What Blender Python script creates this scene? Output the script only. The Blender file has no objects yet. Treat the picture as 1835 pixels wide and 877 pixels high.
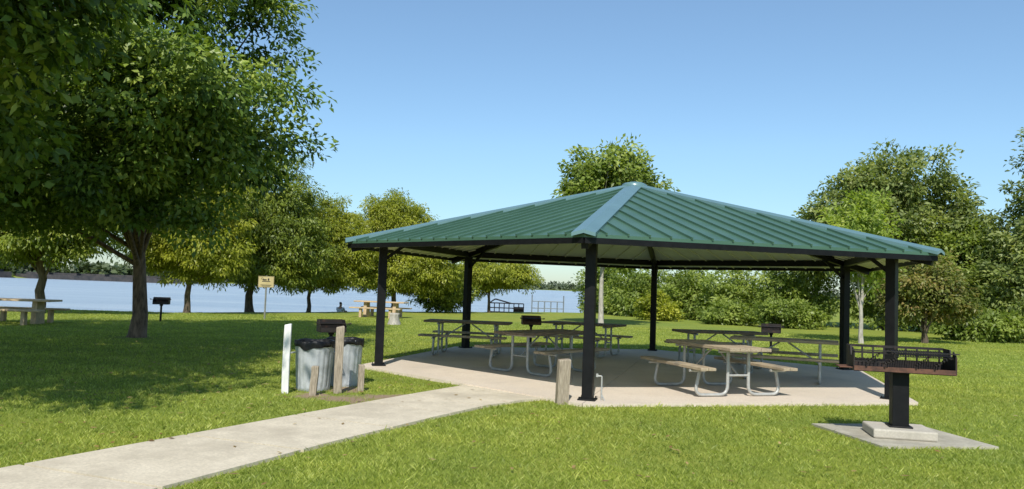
import bpy, math, random
import numpy as np
from mathutils import Vector, Matrix
random.seed(4); RS = np.random.RandomState(7)
sc = bpy.context.scene
COL = sc.collection

# ------------------------------------------------------------------ materials
def new_mat(name):
    m = bpy.data.materials.new(name); m.use_nodes = True
    nt = m.node_tree; nt.nodes.clear()
    out = nt.nodes.new('ShaderNodeOutputMaterial')
    b = nt.nodes.new('ShaderNodeBsdfPrincipled')
    nt.links.new(b.outputs[0], out.inputs[0])
    return m, nt, b, out

def noise(nt, scale, detail=5, rough=0.6, coord='Object', vec_scale=None):
    tc = nt.nodes.new('ShaderNodeTexCoord')
    n = nt.nodes.new('ShaderNodeTexNoise')
    n.inputs['Scale'].default_value = scale
    n.inputs['Detail'].default_value = detail
    n.inputs['Roughness'].default_value = rough
    if vec_scale:
        mp = nt.nodes.new('ShaderNodeMapping'); mp.inputs['Scale'].default_value = vec_scale
        nt.links.new(tc.outputs[coord], mp.inputs[0]); nt.links.new(mp.outputs[0], n.inputs['Vector'])
    else:
        nt.links.new(tc.outputs[coord], n.inputs['Vector'])
    return n

def ramp(nt, src, stops):
    r = nt.nodes.new('ShaderNodeValToRGB')
    el = r.color_ramp.elements
    while len(el) < len(stops): el.new(0.5)
    for e, (p, c) in zip(el, stops):
        e.position = p; e.color = (*c, 1)
    nt.links.new(src, r.inputs[0]); return r

def mixc(nt, fac, a, b, mode='MIX'):
    m = nt.nodes.new('ShaderNodeMix'); m.data_type = 'RGBA'; m.blend_type = mode
    for sock, v in ((m.inputs[0], fac), (m.inputs[6], a), (m.inputs[7], b)):
        if isinstance(v, bpy.types.NodeSocket): nt.links.new(v, sock)
        elif isinstance(v, (int, float)): sock.default_value = v
        else: sock.default_value = (*v, 1)
    return m.outputs[2]

def simple(name, c1, c2, rough=0.6, metal=0.0, scale=6, bump=0.0, vs=None, spec=0.5, c3=None, scale2=1.3, lo=.35, hi=.65, t3=.5):
    m, nt, b, out = new_mat(name)
    n = noise(nt, scale, 6, 0.65, vec_scale=vs)
    r = ramp(nt, n.outputs['Fac'], [(lo, c1), (hi, c2)])
    col = r.outputs[0]
    if c3 is not None:
        n2 = noise(nt, scale2, 6, 0.7)
        r2 = ramp(nt, n2.outputs['Fac'], [(t3, (0, 0, 0)), (t3+.16, (1, 1, 1))])
        col = mixc(nt, r2.outputs[0], col, c3)
    nt.links.new(col, b.inputs['Base Color'])
    b.inputs['Roughness'].default_value = rough
    b.inputs['Metallic'].default_value = metal
    b.inputs['Specular IOR Level'].default_value = spec
    if bump:
        bp = nt.nodes.new('ShaderNodeBump'); bp.inputs['Strength'].default_value = bump
        bp.inputs['Distance'].default_value = 0.02
        nt.links.new(n.outputs['Fac'], bp.inputs['Height']); nt.links.new(bp.outputs[0], b.inputs['Normal'])
    return m

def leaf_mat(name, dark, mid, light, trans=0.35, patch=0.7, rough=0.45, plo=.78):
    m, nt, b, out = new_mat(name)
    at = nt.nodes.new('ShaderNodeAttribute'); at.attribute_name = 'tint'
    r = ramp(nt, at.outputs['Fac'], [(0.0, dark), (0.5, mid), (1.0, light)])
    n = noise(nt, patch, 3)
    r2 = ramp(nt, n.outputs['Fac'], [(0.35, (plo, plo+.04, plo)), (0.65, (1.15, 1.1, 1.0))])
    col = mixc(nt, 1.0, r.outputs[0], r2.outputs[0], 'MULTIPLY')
    nt.links.new(col, b.inputs['Base Color'])
    b.inputs['Roughness'].default_value = rough
    b.inputs['Specular IOR Level'].default_value = 0.4
    t = nt.nodes.new('ShaderNodeBsdfTranslucent')
    tc = mixc(nt, 1.0, col, (1.4, 1.5, 0.5), 'MULTIPLY')
    nt.links.new(tc, t.inputs[0])
    mx = nt.nodes.new('ShaderNodeMixShader'); mx.inputs[0].default_value = trans
    nt.links.new(b.outputs[0], mx.inputs[1]); nt.links.new(t.outputs[0], mx.inputs[2])
    nt.links.new(mx.outputs[0], out.inputs[0])
    return m

M = {}
M['black'] = simple('black_paint', (.005, .005, .006), (.009, .009, .010), .5, 0, 9, 0.05, spec=.2)
M['roof'] = simple('green_roof_metal', (.052, .118, .076), (.068, .144, .096), .38, 0.05, 1.2, 0.0, spec=.6, vs=(1, 1, 3))
M['cap'] = simple('roof_cap_metal', (.115, .21, .215), (.135, .24, .245), .32, 0.1, 2, 0.0, spec=.8)  # pale blue sky reflection painted into the cap colour
M['ceil'] = simple('ceiling_deck', (.70, .70, .54), (.76, .76, .60), .6, 0, 3)
M['galv'] = simple('galvanised_pipe', (.34, .34, .32), (.48, .48, .45), .5, .25, 12)
M['can'] = simple('galvanised_can', (.34, .36, .365), (.48, .50, .505), .6, .05, 5, 0.05, c3=(.27, .27, .26), scale2=2.2, t3=.54)
M['bag'] = simple('black_bag', (.006, .006, .007), (.014, .014, .015), .42, 0, 14, 0.5, spec=.3)
M['wood'] = simple('weathered_board', (.29, .225, .15), (.47, .38, .26), .8, 0, 5, .25, vs=(1, 9, 9), c3=(.22, .185, .14), scale2=2)
M['woodshade'] = simple('shaded_board', (.12, .09, .062), (.25, .19, .13), .8, 0, 5, .25, vs=(1, 9, 9))  # board colour darkened to put roof shade into the table tops
M['post'] = simple('grey_timber', (.20, .16, .115), (.42, .35, .26), .85, 0, 7, .4, vs=(9, 9, 1), c3=(.12, .10, .075), scale2=3, t3=.56)
M['white'] = simple('white_painted_wood', (.60, .59, .56), (.80, .79, .76), .6, 0, 6, .15, vs=(5, 5, 1), c3=(.34, .31, .26), scale2=6, t3=.56)
M['stonebench'] = simple('tan_concrete_bench', (.42, .30, .17), (.58, .43, .26), .85, 0, 7, .2)
M['rust'] = simple('blackened_steel', (.010, .009, .009), (.028, .02, .017), .65, .2, 8, .3, c3=(.10, .045, .028), scale2=5, t3=.58)
M['rust2'] = simple('rusty_brown_steel', (.06, .03, .022), (.17, .075, .045), .75, .1, 8, .3)
M['sign'] = simple('tan_sign', (.46, .37, .17), (.53, .43, .21), .5, 0, 5)
M['ink'] = simple('black_sign_ink', (.02, .02, .02), (.03, .03, .03), .5)
M['steelpost'] = simple('sign_post_steel', (.2, .2, .17), (.3, .3, .26), .5, .3, 9)
M['bark'] = simple('bark', (.05, .038, .028), (.15, .115, .08), .95, 0, 5, .9, vs=(2.5, 2.5, .7))
M['barkred'] = simple('bark_warm', (.07, .045, .03), (.25, .165, .11), .95, 0, 5, .9, vs=(2.5, 2.5, .7))
M['barkpale'] = simple('bark_pale', (.26, .24, .20), (.48, .44, .38), .9, 0, 6, .6, vs=(2, 2, .7))
M['barge'] = simple('barge_steel', (.02, .022, .025), (.07, .06, .055), .7, .1, .5)
M['teal'] = simple('teal_paint', (.03, .2, .28), (.05, .26, .34), .6)
M['greyrail'] = simple('grey_rail', (.16, .18, .19), (.25, .27, .28), .5, .2)
M['skin'] = simple('skin', (.45, .26, .19), (.5, .3, .22), .6)
M['shirt'] = simple('shirt', (.5, .55, .65), (.6, .65, .72), .8)
M['hair'] = simple('hair', (.03, .02, .015), (.05, .035, .025), .8)

def concrete(name, base, alt, stain, sc1):
    m, nt, b, out = new_mat(name)
    n1 = noise(nt, sc1, 8, .7); n2 = noise(nt, 45, 5, .7); n3 = noise(nt, .8, 6, .7)
    c = ramp(nt, n1.outputs['Fac'], [(.3, alt), (.62, base)]).outputs[0]
    f = ramp(nt, n2.outputs['Fac'], [(.3, (.76, .76, .76)), (.7, (1.12, 1.12, 1.12))]).outputs[0]
    c = mixc(nt, 1, c, f, 'MULTIPLY')
    s = ramp(nt, n3.outputs['Fac'], [(.48, (0, 0, 0)), (.68, (.85, .85, .85))]).outputs[0]
    c = mixc(nt, s, c, stain)
    nt.links.new(c, b.inputs['Base Color']); b.inputs['Roughness'].default_value = .9
    bp = nt.nodes.new('ShaderNodeBump'); bp.inputs['Strength'].default_value = .35; bp.inputs['Distance'].default_value = .006
    nt.links.new(n2.outputs['Fac'], bp.inputs['Height']); nt.links.new(bp.outputs[0], b.inputs['Normal'])
    return m
M['slab'] = concrete('slab_concrete', (.70, .60, .485), (.60, .505, .40), (.48, .41, .33), 1.6)
M['path'] = concrete('path_concrete', (.68, .595, .45), (.54, .47, .35), (.43, .37, .275), 2.2)
M['padc'] = concrete('pad_concrete', (.50, .46, .36), (.34, .31, .235), (.25, .225, .17), 3)
M['blockc'] = concrete('block_concrete', (.56, .51, .42), (.44, .40, .33), (.34, .31, .25), 3)

def ground_mat():
    m, nt, b, out = new_mat('lawn_ground')
    n1 = noise(nt, 60, 5, .8); n2 = noise(nt, 1.1, 6, .7); n3 = noise(nt, .16, 4, .6); n4 = noise(nt, 9, 5, .8)
    c = ramp(nt, n1.outputs['Fac'], [(.3, (.12, .16, .028)), (.55, (.24, .295, .058)), (.75, (.37, .415, .11))]).outputs[0]
    c2 = ramp(nt, n2.outputs['Fac'], [(.3, (.78, .85, .76)), (.7, (1.22, 1.1, 1.05))]).outputs[0]
    c = mixc(nt, 1, c, c2, 'MULTIPLY')
    c4 = ramp(nt, n4.outputs['Fac'], [(.3, (.7, .75, .7)), (.7, (1.3, 1.25, 1.2))]).outputs[0]
    c = mixc(nt, .8, c, c4, 'MULTIPLY')
    c3 = ramp(nt, n3.outputs['Fac'], [(.35, (.88, .94, .9)), (.65, (1.16, 1.05, .95))]).outputs[0]
    c = mixc(nt, 1, c, c3, 'MULTIPLY')
    at = nt.nodes.new('ShaderNodeAttribute'); at.attribute_name = 'dirt'
    nn = noise(nt, 3.5, 6, .7)
    ad = nt.nodes.new('ShaderNodeMath'); ad.operation = 'ADD'
    nt.links.new(at.outputs['Fac'], ad.inputs[0]); nt.links.new(nn.outputs['Fac'], ad.inputs[1])
    dr = ramp(nt, ad.outputs[0], [(.80, (0, 0, 0)), (.98, (1, 1, 1))]).outputs[0]
    dc = ramp(nt, n1.outputs['Fac'], [(.3, (.19, .135, .085)), (.7, (.38, .29, .19))]).outputs[0]
    c = mixc(nt, dr, c, dc)
    nt.links.new(c, b.inputs['Base Color']); b.inputs['Roughness'].default_value = .95
    b.inputs['Specular IOR Level'].default_value = .15
    bp = nt.nodes.new('ShaderNodeBump'); bp.inputs['Strength'].default_value = .6; bp.inputs['Distance'].default_value = .04
    nt.links.new(n4.outputs['Fac'], bp.inputs['Height']); nt.links.new(bp.outputs[0], b.inputs['Normal'])
    return m
M['ground'] = ground_mat()

def water_mat():
    m, nt, b, out = new_mat('river_water')
    n2 = noise(nt, .05, 5, .6, vec_scale=(.4, 2.2, 1))
    c = ramp(nt, n2.outputs['Fac'], [(.35, (.29, .36, .43)), (.65, (.40, .46, .51))])
    nt.links.new(c.outputs[0], b.inputs['Base Color'])
    b.inputs['Roughness'].default_value = .3; b.inputs['IOR'].default_value = 1.33
    n = noise(nt, 1.4, 6, .7, vec_scale=(.5, 1.8, 1))
    bp = nt.nodes.new('ShaderNodeBump'); bp.inputs['Strength'].default_value = .8; bp.inputs['Distance'].default_value = .3
    nt.links.new(n.outputs['Fac'], bp.inputs['Height']); nt.links.new(bp.outputs[0], b.inputs['Normal'])
    return m
M['water'] = water_mat()
M['leaf_main'] = leaf_mat('leaf_broad', (.050, .095, .013), (.135, .215, .032), (.36, .43, .09), .26)
M['leaf_cyp'] = leaf_mat('leaf_feathery', (.14, .17, .018), (.30, .33, .036), (.47, .47, .07), .42, plo=.86)
M['leaf_mid'] = leaf_mat('leaf_medium', (.11, .16, .028), (.23, .295, .06), (.39, .45, .12), .4)
M['leaf_young'] = leaf_mat('leaf_young', (.16, .22, .04), (.30, .38, .08), (.46, .52, .14), .45)
M['leaf_bankdark'] = leaf_mat('leaf_bank_tree', (.085, .125, .018), (.19, .245, .035), (.37, .41, .065), .34)
M['leaf_far'] = leaf_mat('leaf_deep', (.10, .14, .042), (.22, .27, .08), (.39, .42, .145), .38)
M['leaf_red'] = leaf_mat('leaf_reddish', (.10, .13, .03), (.21, .235, .06), (.37, .24, .11), .35)
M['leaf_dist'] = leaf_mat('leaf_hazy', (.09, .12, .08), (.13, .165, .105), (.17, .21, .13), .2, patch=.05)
M['leaf_bank'] = leaf_mat('leaf_far_bank', (.05, .07, .035), (.07, .10, .045), (.10, .13, .06), .2, patch=.05)
M['grass'] = leaf_mat('grass_blade', (.16, .21, .030), (.325, .39, .068), (.56, .58, .17), .4, patch=.8, rough=.5, plo=.78)
M['litter'] = leaf_mat('dry_leaf', (.20, .11, .045), (.36, .23, .10), (.52, .38, .17), .2)

# ------------------------------------------------------------------ mesh helpers
class MB:
    def __init__(s): s.v = []; s.f = []; s.smooth = []
    def add(s, vs, fs, sm=False):
        o = len(s.v); s.v += [tuple(v) for v in vs]
        for f in fs: s.f.append(tuple(i + o for i in f)); s.smooth.append(sm)
    def box(s, c, d, rz=0, rot=None):
        hx, hy, hz = d[0]/2, d[1]/2, d[2]/2
        R = rot if rot is not None else Matrix.Rotation(rz, 3, 'Z')
        vs = [R @ Vector((x*hx, y*hy, z*hz)) + Vector(c) for z in (-1, 1) for y in (-1, 1) for x in (-1, 1)]
        s.add(vs, [(0, 2, 3, 1), (4, 5, 7, 6), (0, 1, 5, 4), (2, 6, 7, 3), (0, 4, 6, 2), (1, 3, 7, 5)])
    def beam(s, p0, p1, w, h, up=(0, 0, 1)):
        p0 = Vector(p0); p1 = Vector(p1); t = (p1-p0).normalized(); sd = t.cross(Vector(up)).normalized(); u = sd.cross(t)
        vs = [p + sd*a*w/2 + u*b*h/2 for p in (p0, p1) for (a, b) in ((-1, -1), (1, -1), (1, 1), (-1, 1))]
        s.add(vs, [(3, 2, 1, 0), (4, 5, 6, 7), (0, 1, 5, 4), (1, 2, 6, 5), (2, 3, 7, 6), (3, 0, 4, 7)])
    def tube(s, pts, rad, seg=8, ref=None, sm=True, cap=True):
        pts = [Vector(p) for p in pts]; n = len(pts)
        if not hasattr(rad, '__len__'): rad = [rad]*n
        vs = []
        for i, p in enumerate(pts):
            t = (pts[min(i+1, n-1)] - pts[max(i-1, 0)])
            if t.length < 1e-9: t = Vector((0, 0, 1))
            t.normalize()
            r = Vector(ref) if ref else (Vector((1, 0, 0)) if abs(t.x) < .8 else Vector((0, 1, 0)))
            a = t.cross(r).normalized(); b = t.cross(a)
            for k in range(seg):
                an = 2*math.pi*k/seg
                vs.append(p + a*math.cos(an)*rad[i] + b*math.sin(an)*rad[i])
        fs = [(i*seg+k, i*seg+(k+1) % seg, (i+1)*seg+(k+1) % seg, (i+1)*seg+k) for i in range(n-1) for k in range(seg)]
        s.add(vs, fs, sm)
        if cap: s.add(vs[:seg], [tuple(range(seg))[::-1]]); s.add(vs[-seg:], [tuple(range(seg))])
    def prism(s, poly, z0, z1):
        n = len(poly)
        vs = [(x, y, z0) for x, y in poly] + [(x, y, z1) for x, y in poly]
        s.add(vs, [tuple(range(n))[::-1], tuple(range(n, 2*n))] + [(i, (i+1) % n, n+(i+1) % n, n+i) for i in range(n)])
    def lathe(s, prof, seg=32, mod=None, c=(0, 0)):
        vs = []
        for (r, z) in prof:
            for k in range(seg):
                an = 2*math.pi*k/seg; rr = r*(mod(an, z) if mod else 1)
                vs.append((c[0]+rr*math.cos(an), c[1]+rr*math.sin(an), z))
        s.add(vs, [(i*seg+k, i*seg+(k+1) % seg, (i+1)*seg+(k+1) % seg, (i+1)*seg+k) for i in range(len(prof)-1) for k in range(seg)], True)
    def obj(s, name, mat, parent=None, bevel=0):
        me = bpy.data.meshes.new(name); me.from_pydata(s.v, [], s.f)
        me.polygons.foreach_set('use_smooth', s.smooth); me.materials.append(mat); me.update()
        o = bpy.data.objects.new(name, me); COL.objects.link(o)
        if parent: o.parent = parent
        if bevel:
            b = o.modifiers.new('b', 'BEVEL'); b.width = bevel; b.segments = 2; b.limit_method = 'ANGLE'
        return o

def thing(name, loc, rz, label, cat, group=None):
    e = bpy.data.objects.new(name, None); COL.objects.link(e); e.location = loc; e.rotation_euler = (0, 0, rz)
    e.empty_display_size = .2
    tag(e, label, cat, group); return e
def tag(e, label, cat, group=None):
    e['label'] = label; e['category'] = cat
    if group: e['group'] = group
def copy_thing(src, loc, rz, label=None):
    e = src.copy(); COL.objects.link(e); e.location = loc; e.rotation_euler = (0, 0, rz)
    if label: e['label'] = label
    def rec(a, b):
        for ch in list(a.children):
            c = ch.copy(); COL.objects.link(c); c.parent = b; rec(ch, c)
    rec(src, e); return e

def quads_obj(name, V, tint, mat, parent=None):
    n = len(V); me = bpy.data.meshes.new(name)
    me.vertices.add(n*4); me.vertices.foreach_set('co', V.reshape(-1).astype(np.float32))
    me.loops.add(n*4); me.loops.foreach_set('vertex_index', np.arange(n*4, dtype=np.int32))
    me.polygons.add(n); me.polygons.foreach_set('loop_start', np.arange(0, n*4, 4, dtype=np.int32))
    me.polygons.foreach_set('loop_total', np.full(n, 4, dtype=np.int32))
    a = me.attributes.new('tint', 'FLOAT', 'POINT'); a.data.foreach_set('value', np.repeat(tint, 4).astype(np.float32))
    me.materials.append(mat); me.update(calc_edges=True)
    o = bpy.data.objects.new(name, me); COL.objects.link(o)
    if parent: o.parent = parent
    return o
def nrm(a): return a/np.maximum(np.linalg.norm(a, axis=1, keepdims=True), 1e-9)

def crown_arrays(lobes, n_cl, per, crad, L, W, droop, seed, zmin=None, rpow=.42):
    rs = np.random.RandomState(seed)
    lb = np.array(lobes, float); w = (lb[:, 3]*lb[:, 4]*lb[:, 5])**.75; w /= w.sum()
    k = rs.choice(len(lb), n_cl, p=w)
    d = nrm(rs.normal(size=(n_cl, 3))); r = rs.rand(n_cl, 1)**rpow*(.80+.30*rs.rand(n_cl, 1))
    C = lb[k, :3] + d*r*lb[k, 3:6]
    if zmin is not None:
        ok = C[:, 2] > zmin; C = C[ok]; d = d[ok]; r = r[ok]
    n_cl = len(C)
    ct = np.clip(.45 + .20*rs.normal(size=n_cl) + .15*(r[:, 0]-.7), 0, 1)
    cs = crad*(.5+.9*rs.rand(n_cl, 1))
    idx = np.repeat(np.arange(n_cl), per); N = len(idx)
    off = rs.normal(size=(N, 3)); ol = np.linalg.norm(off, axis=1, keepdims=True)
    off = off/ol*np.minimum(ol, 1.9)*cs[idx]*np.array([.72, .72, .42])
    P = C[idx] + off
    out = nrm(off) + .4*d[idx]
    A = nrm(out*.7 + .6*rs.normal(size=(N, 3)) + np.array([0, 0, -droop]))
    nr = nrm(np.array([0, -.25, .8]) + .55*rs.normal(size=(N, 3)) + .6*d[idx])
    Wd = nrm(np.cross(A, nr))
    ln = L*(.6+.7*rs.rand(N, 1)); wd = W*(.6+.7*rs.rand(N, 1))
    up = np.cross(Wd, A)*ln*.12
    V = np.stack([P, P+A*ln*.45+Wd*wd/2+up, P+A*ln, P+A*ln*.45-Wd*wd/2+up], axis=1)
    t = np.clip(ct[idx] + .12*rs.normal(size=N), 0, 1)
    return V, t, C

def make_tree(name, base, lobes, n_cl, per, crad, L, W, droop, seed, leafm, barkm, r0, htrunk, label, cat='tree',
              nlimb=12, group=None, zmin=None, lean=(0, 0), stems=1, rpow=.42, r_limb=.3):
    e = thing(name, (base[0], base[1], base[2]), 0, label, cat, group)
    lb = [(l[0]-base[0], l[1]-base[1], l[2]-base[2], l[3], l[4], l[5]) for l in lobes]
    V, t, C = crown_arrays(lb, n_cl, per, crad, L, W, droop, seed, zmin, rpow)
    quads_obj('crown', V, t, leafm, e)
    mb = MB(); rr = random.Random(seed)
    cz = np.mean([l[2] for l in lb]); cx = np.mean([l[0] for l in lb]); cy = np.mean([l[1] for l in lb])
    for s in range(stems):
        ox, oy = (0, 0) if stems == 1 else (rr.uniform(-.25, .25), rr.uniform(-.25, .25))
        pts = []; rad = []
        N = 9
        top = Vector((cx*.8+ox*4, cy*.8+oy*4, cz*1.05))
        for i in range(N):
            f = i/(N-1)
            fx = max(0, (f*top.z-htrunk)/(top.z-htrunk)) if top.z > htrunk else 0
            p = Vector((ox*.5+lean[0]*f + top.x*fx**1.2, oy*.5+lean[1]*f + top.y*fx**1.2, top.z*f - .1))
            p += Vector((rr.uniform(-1, 1), rr.uniform(-1, 1), 0))*r0*.35*(1 if 0 < i else 0)
            pts.append(p); rad.append(r0*(1-.72*f) * (1.55 if i == 0 else 1))
        pts.insert(1, pts[0].lerp(pts[1], .22)); rad.insert(1, r0*1.12)
        mb.tube(pts, rad, 12)
        for k in range(nlimb//stems):
            c = Vector(C[rr.randrange(len(C))])
            j = rr.uniform(htrunk*.8/top.z, .85); q = j*(N-1); i0 = min(int(q)+1, N-1)
            st = pts[i0].lerp(pts[min(i0+1, N)], q-int(q))
            if c.z < st.z-.5: c.z = st.z - .3
            md = st.lerp(c, .5) + Vector((rr.uniform(-.2, .2), rr.uniform(-.2, .2), .35*abs(c.z-st.z)*.3+.1))
            r1 = r0*r_limb*(1-.5*j)
            mb.tube([st, st.lerp(md, .5)+Vector((0, 0, .05)), md, md.lerp(c, .5), c], [r1, r1*.85, r1*.6, r1*.4, r1*.15], 6)
    mb.obj('trunk', barkm, e)
    return e

# ------------------------------------------------------------------ ground, water
up = [(-8.2, -1.5), (-6.2, 2.3), (-4.14, 6.42), (-3.05, 8.5), (-2.0, 10.5), (-1.33, 11.75), (-.90, 12.5), (-.5, 13.2)]
lo = [(-6.6, -1.8), (-4.75, 1.8), (-2.72, 5.85), (-1.74, 8.0), (-.82, 9.8), (-.28, 10.75), (.25, 11.4), (1.1, 12.1)]
def edge(x): return np.interp(x, [-1500, -60, -15, -6.5, 3, 8, 1500], [20, 30, 35, 46, 55, 58, 58])
def shore(x): return np.interp(x, [-1500, -400, -155, -100, 20, 300], [200, 220, 265, 390, 1200, 1300])
def gz(x, y):
    d = np.minimum(np.minimum(y-edge(x), .135*y+.5-x), shore(x)-y)
    t = np.clip(d/10, 0, 1); return -2.6*t*t*(3-2*t)
dirt_spots = [(-2.35, 11.15, .45), (-1.85, 11.35, .42), (-2.8, 11.35, .4), (-1.55, 11.6, .25), (-2.05, 10.95, .3), (-2.5, 12.1, .5), (-9.7, 20.4, .7)]
def dirtv(x, y):
    v = np.zeros_like(x)
    for (a, b, r) in dirt_spots: v = np.maximum(v, .6*np.exp(-((x-a)**2+(y-b)**2)/(r*r)))
    uy = np.array([p[1] for p in up]); ux = np.array([p[0] for p in up])
    ly = np.array([p[1] for p in lo]); lx = np.array([p[0] for p in lo])
    du = np.where((y > -1) & (y < 12.6), np.abs(x-np.interp(y, uy, ux)), 9)*.88
    dl = np.where((y > -1) & (y < 11.4), np.abs(x-np.interp(y, ly, lx)), 9)*.88
    v = np.maximum(v, .42*np.exp(-(du/.10)**2)); v = np.maximum(v, .30*np.exp(-(dl/.07)**2))
    return v
g = np.geomspace(1, 1500, 34)
xs = np.concatenate([-(44+g[::-1]), np.arange(-44, -8, 1.2), np.arange(-8, 1.5, .09), np.arange(1.5, 46, 1.2), 46+g])
ys = np.concatenate([[-300, -100, -40], np.arange(-15, 4, 1.5), np.arange(4, 14, .1), np.arange(14, 76, 1.2), 76+np.geomspace(1, 3500, 70)])
X, Y = np.meshgrid(xs, ys)
Z = gz(X, Y)
nx, ny = len(xs), len(ys)
me = bpy.data.meshes.new('ground')
me.from_pydata(np.stack([X, Y, Z], -1).reshape(-1, 3).tolist(), [],
               [(j*nx+i, j*nx+i+1, (j+1)*nx+i+1, (j+1)*nx+i) for j in range(ny-1) for i in range(nx-1)])
a = me.attributes.new('dirt', 'FLOAT', 'POINT'); a.data.foreach_set('value', dirtv(X, Y).reshape(-1).astype(np.float32))
me.polygons.foreach_set('use_smooth', [True]*len(me.polygons)); me.materials.append(M['ground'])
o = bpy.data.objects.new('ground', me); COL.objects.link(o); o['kind'] = 'structure'; o['label'] = 'mown green lawn sloping down to the river bank'
mb = MB(); mb.add([(-2500, 28, -1), (2500, 28, -1), (2500, 3500, -1), (-2500, 3500, -1)], [(0, 1, 2, 3)])
o = mb.obj('water', M['water']); o['kind'] = 'structure'; o['label'] = 'wide pale blue rippled river'

PC = Vector((2.57, 16.55, 0)); PHI = math.radians(-105.4); R6 = math.pi/3
def hexpt(R, k, z=0): return Vector((R*math.cos(PHI+k*R6), R*math.sin(PHI+k*R6), z))
mb = MB()
for k in range(6):
    a, b = hexpt(5.66, k), hexpt(5.66, k+1)
    cc = (a+b)/3
    def sh(p): return (PC.x + cc.x + (p.x-cc.x)*.9975, PC.y + cc.y + (p.y-cc.y)*.9975)
    mb.prism([sh(Vector((0, 0, 0))), sh(a), sh(b)], -.08, .05)
o = mb.obj('pavement', M['slab']); o['kind'] = 'structure'; o['label'] = 'hexagonal concrete slab under the pavilion'
def samp(pl, t):
    q = t*(len(pl)-1); i = min(int(q), len(pl)-2); f = q-i
    return (pl[i][0]*(1-f)+pl[i+1][0]*f, pl[i][1]*(1-f)+pl[i+1][1]*f)
mb = MB(); NS = 10
for i in range(NS):
    ts = [(i+j/5)/NS for j in range(6)]; ts[0] += .0014; ts[-1] -= .0014
    mb.prism([samp(lo, t) for t in ts] + [samp(up, t) for t in reversed(ts)], -.08, .034)
o = mb.obj('path', M['path']); o['kind'] = 'structure'; o['label'] = 'pale concrete footpath crossing the lawn'
pathpoly = [samp(lo, t) for t in np.linspace(0, 1, 30)] + [samp(up, t) for t in np.linspace(1, 0, 30)]
padpoly = [(3.95, 10.2), (4.2, 8.8), (5.62, 9.0), (5.42, 10.45)]
mb = MB(); mb.prism(padpoly, -.05, .03); o = mb.obj('grill_pad_pavement', M['padc']); o['kind'] = 'structure'; o['label'] = 'small square concrete pad in the lawn'
hexpoly = [(PC.x+hexpt(5.66, k).x, PC.y+hexpt(5.66, k).y) for k in range(6)]
def inpoly(x, y, poly):
    c = np.zeros(len(x), bool); n = len(poly)
    for i in range(n):
        x1, y1 = poly[i]; x2, y2 = poly[(i+1) % n]
        if y1 == y2: continue
        c ^= ((y1 > y) != (y2 > y)) & (x < (x2-x1)*(y-y1)/(y2-y1)+x1)
    return c

def grass(n, dmin, dmax, pw, seed):
    rs = np.random.RandomState(seed)
    e = 2-pw; u = rs.rand(n); d = (dmin**e + u*(dmax**e-dmin**e))**(1/e)
    return (rs.rand(n)*2-1)*(.74*d+.8), d
x, y = grass(540000, 4.6, 36, 1.6, 3)
ok = ~(inpoly(x, y, pathpoly) | inpoly(x, y, padpoly) | inpoly(x, y, hexpoly)) & (y < edge(x)-.3)
dv = dirtv(x, y); ok &= RS.rand(len(x)) > dv*1.7
x, y = x[ok], y[ok]; n = len(x); d = y
sp = np.sin(x*1.7+np.sin(y*1.3)*2)*np.sin(y*1.9+np.sin(x*1.1)*2)
sp2 = np.sin(x*5.1+np.sin(y*3.3)*2)*np.sin(y*4.7+np.sin(x*4.1)*2)
h = (.028+.026*RS.rand(n)+.008*sp+.008*sp2)*(1+.6*(RS.rand(n) > .985))
w = .0038*(d/6)**.85*(.7+.6*RS.rand(n))
an = RS.rand(n)*2*np.pi; lean = .15+.75*RS.rand(n)
A = nrm(np.stack([np.cos(an)*lean, np.sin(an)*lean, np.ones(n)], 1))
wa = RS.rand(n)*2*np.pi; Wd = np.stack([np.cos(wa), np.sin(wa), np.zeros(n)], 1)
P = np.stack([x, y, gz(x, y)-.005], 1); L = (h*(1+.3*lean))[:, None]; w = w[:, None]
mid = P+A*L*.55; tip = P+A*L + np.stack([np.cos(an), np.sin(an), -.4*np.ones(n)], 1)*L*.18
V = np.stack([P-Wd*w*.5, P+Wd*w*.5, mid+Wd*w*.5, tip], 1)
t = np.clip(.5+.24*RS.normal(size=n)+.12*sp+.08*sp2, 0, 1)
o = quads_obj('grass', V, t, M['grass']); o['kind'] = 'stuff'; o['label'] = 'short green lawn grass blades'; o['category'] = 'grass'
rs = np.random.RandomState(9)
x = np.concatenate([rs.normal(-4.5, 3.2, 600), rs.uniform(-8, 8, 300)]); y = np.concatenate([rs.normal(13, 4, 600), rs.uniform(6, 20, 300)])
ok = (y > 5) & ~inpoly(x, y, padpoly); x, y = x[ok], y[ok]; n = len(x)
zz = np.where(inpoly(x, y, pathpoly), .04, .045)
keep = ~(inpoly(x, y, hexpoly)) & ((~inpoly(x, y, pathpoly)) | (rs.rand(n) < .35)); x, y, zz = x[keep], y[keep], zz[keep]; n = len(x)
an = rs.rand(n)*6.28; A = nrm(np.stack([np.cos(an), np.sin(an), .15*rs.normal(size=n)], 1)); Wd = np.stack([-np.sin(an), np.cos(an), .2*rs.normal(size=n)], 1)
P = np.stack([x, y, zz], 1); L = (.05+.05*rs.rand(n))[:, None]
V = np.stack([P, P+A*L*.5+Wd*L*.22, P+A*L, P+A*L*.5-Wd*L*.22], 1); V[..., 2] = np.maximum(V[..., 2], (zz-.003)[:, None])
o = quads_obj('fallen_leaves', V, rs.rand(n), M['litter']); o['kind'] = 'stuff'; o['label'] = 'scattered dry brown fallen leaves'; o['category'] = 'leaves'

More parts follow.
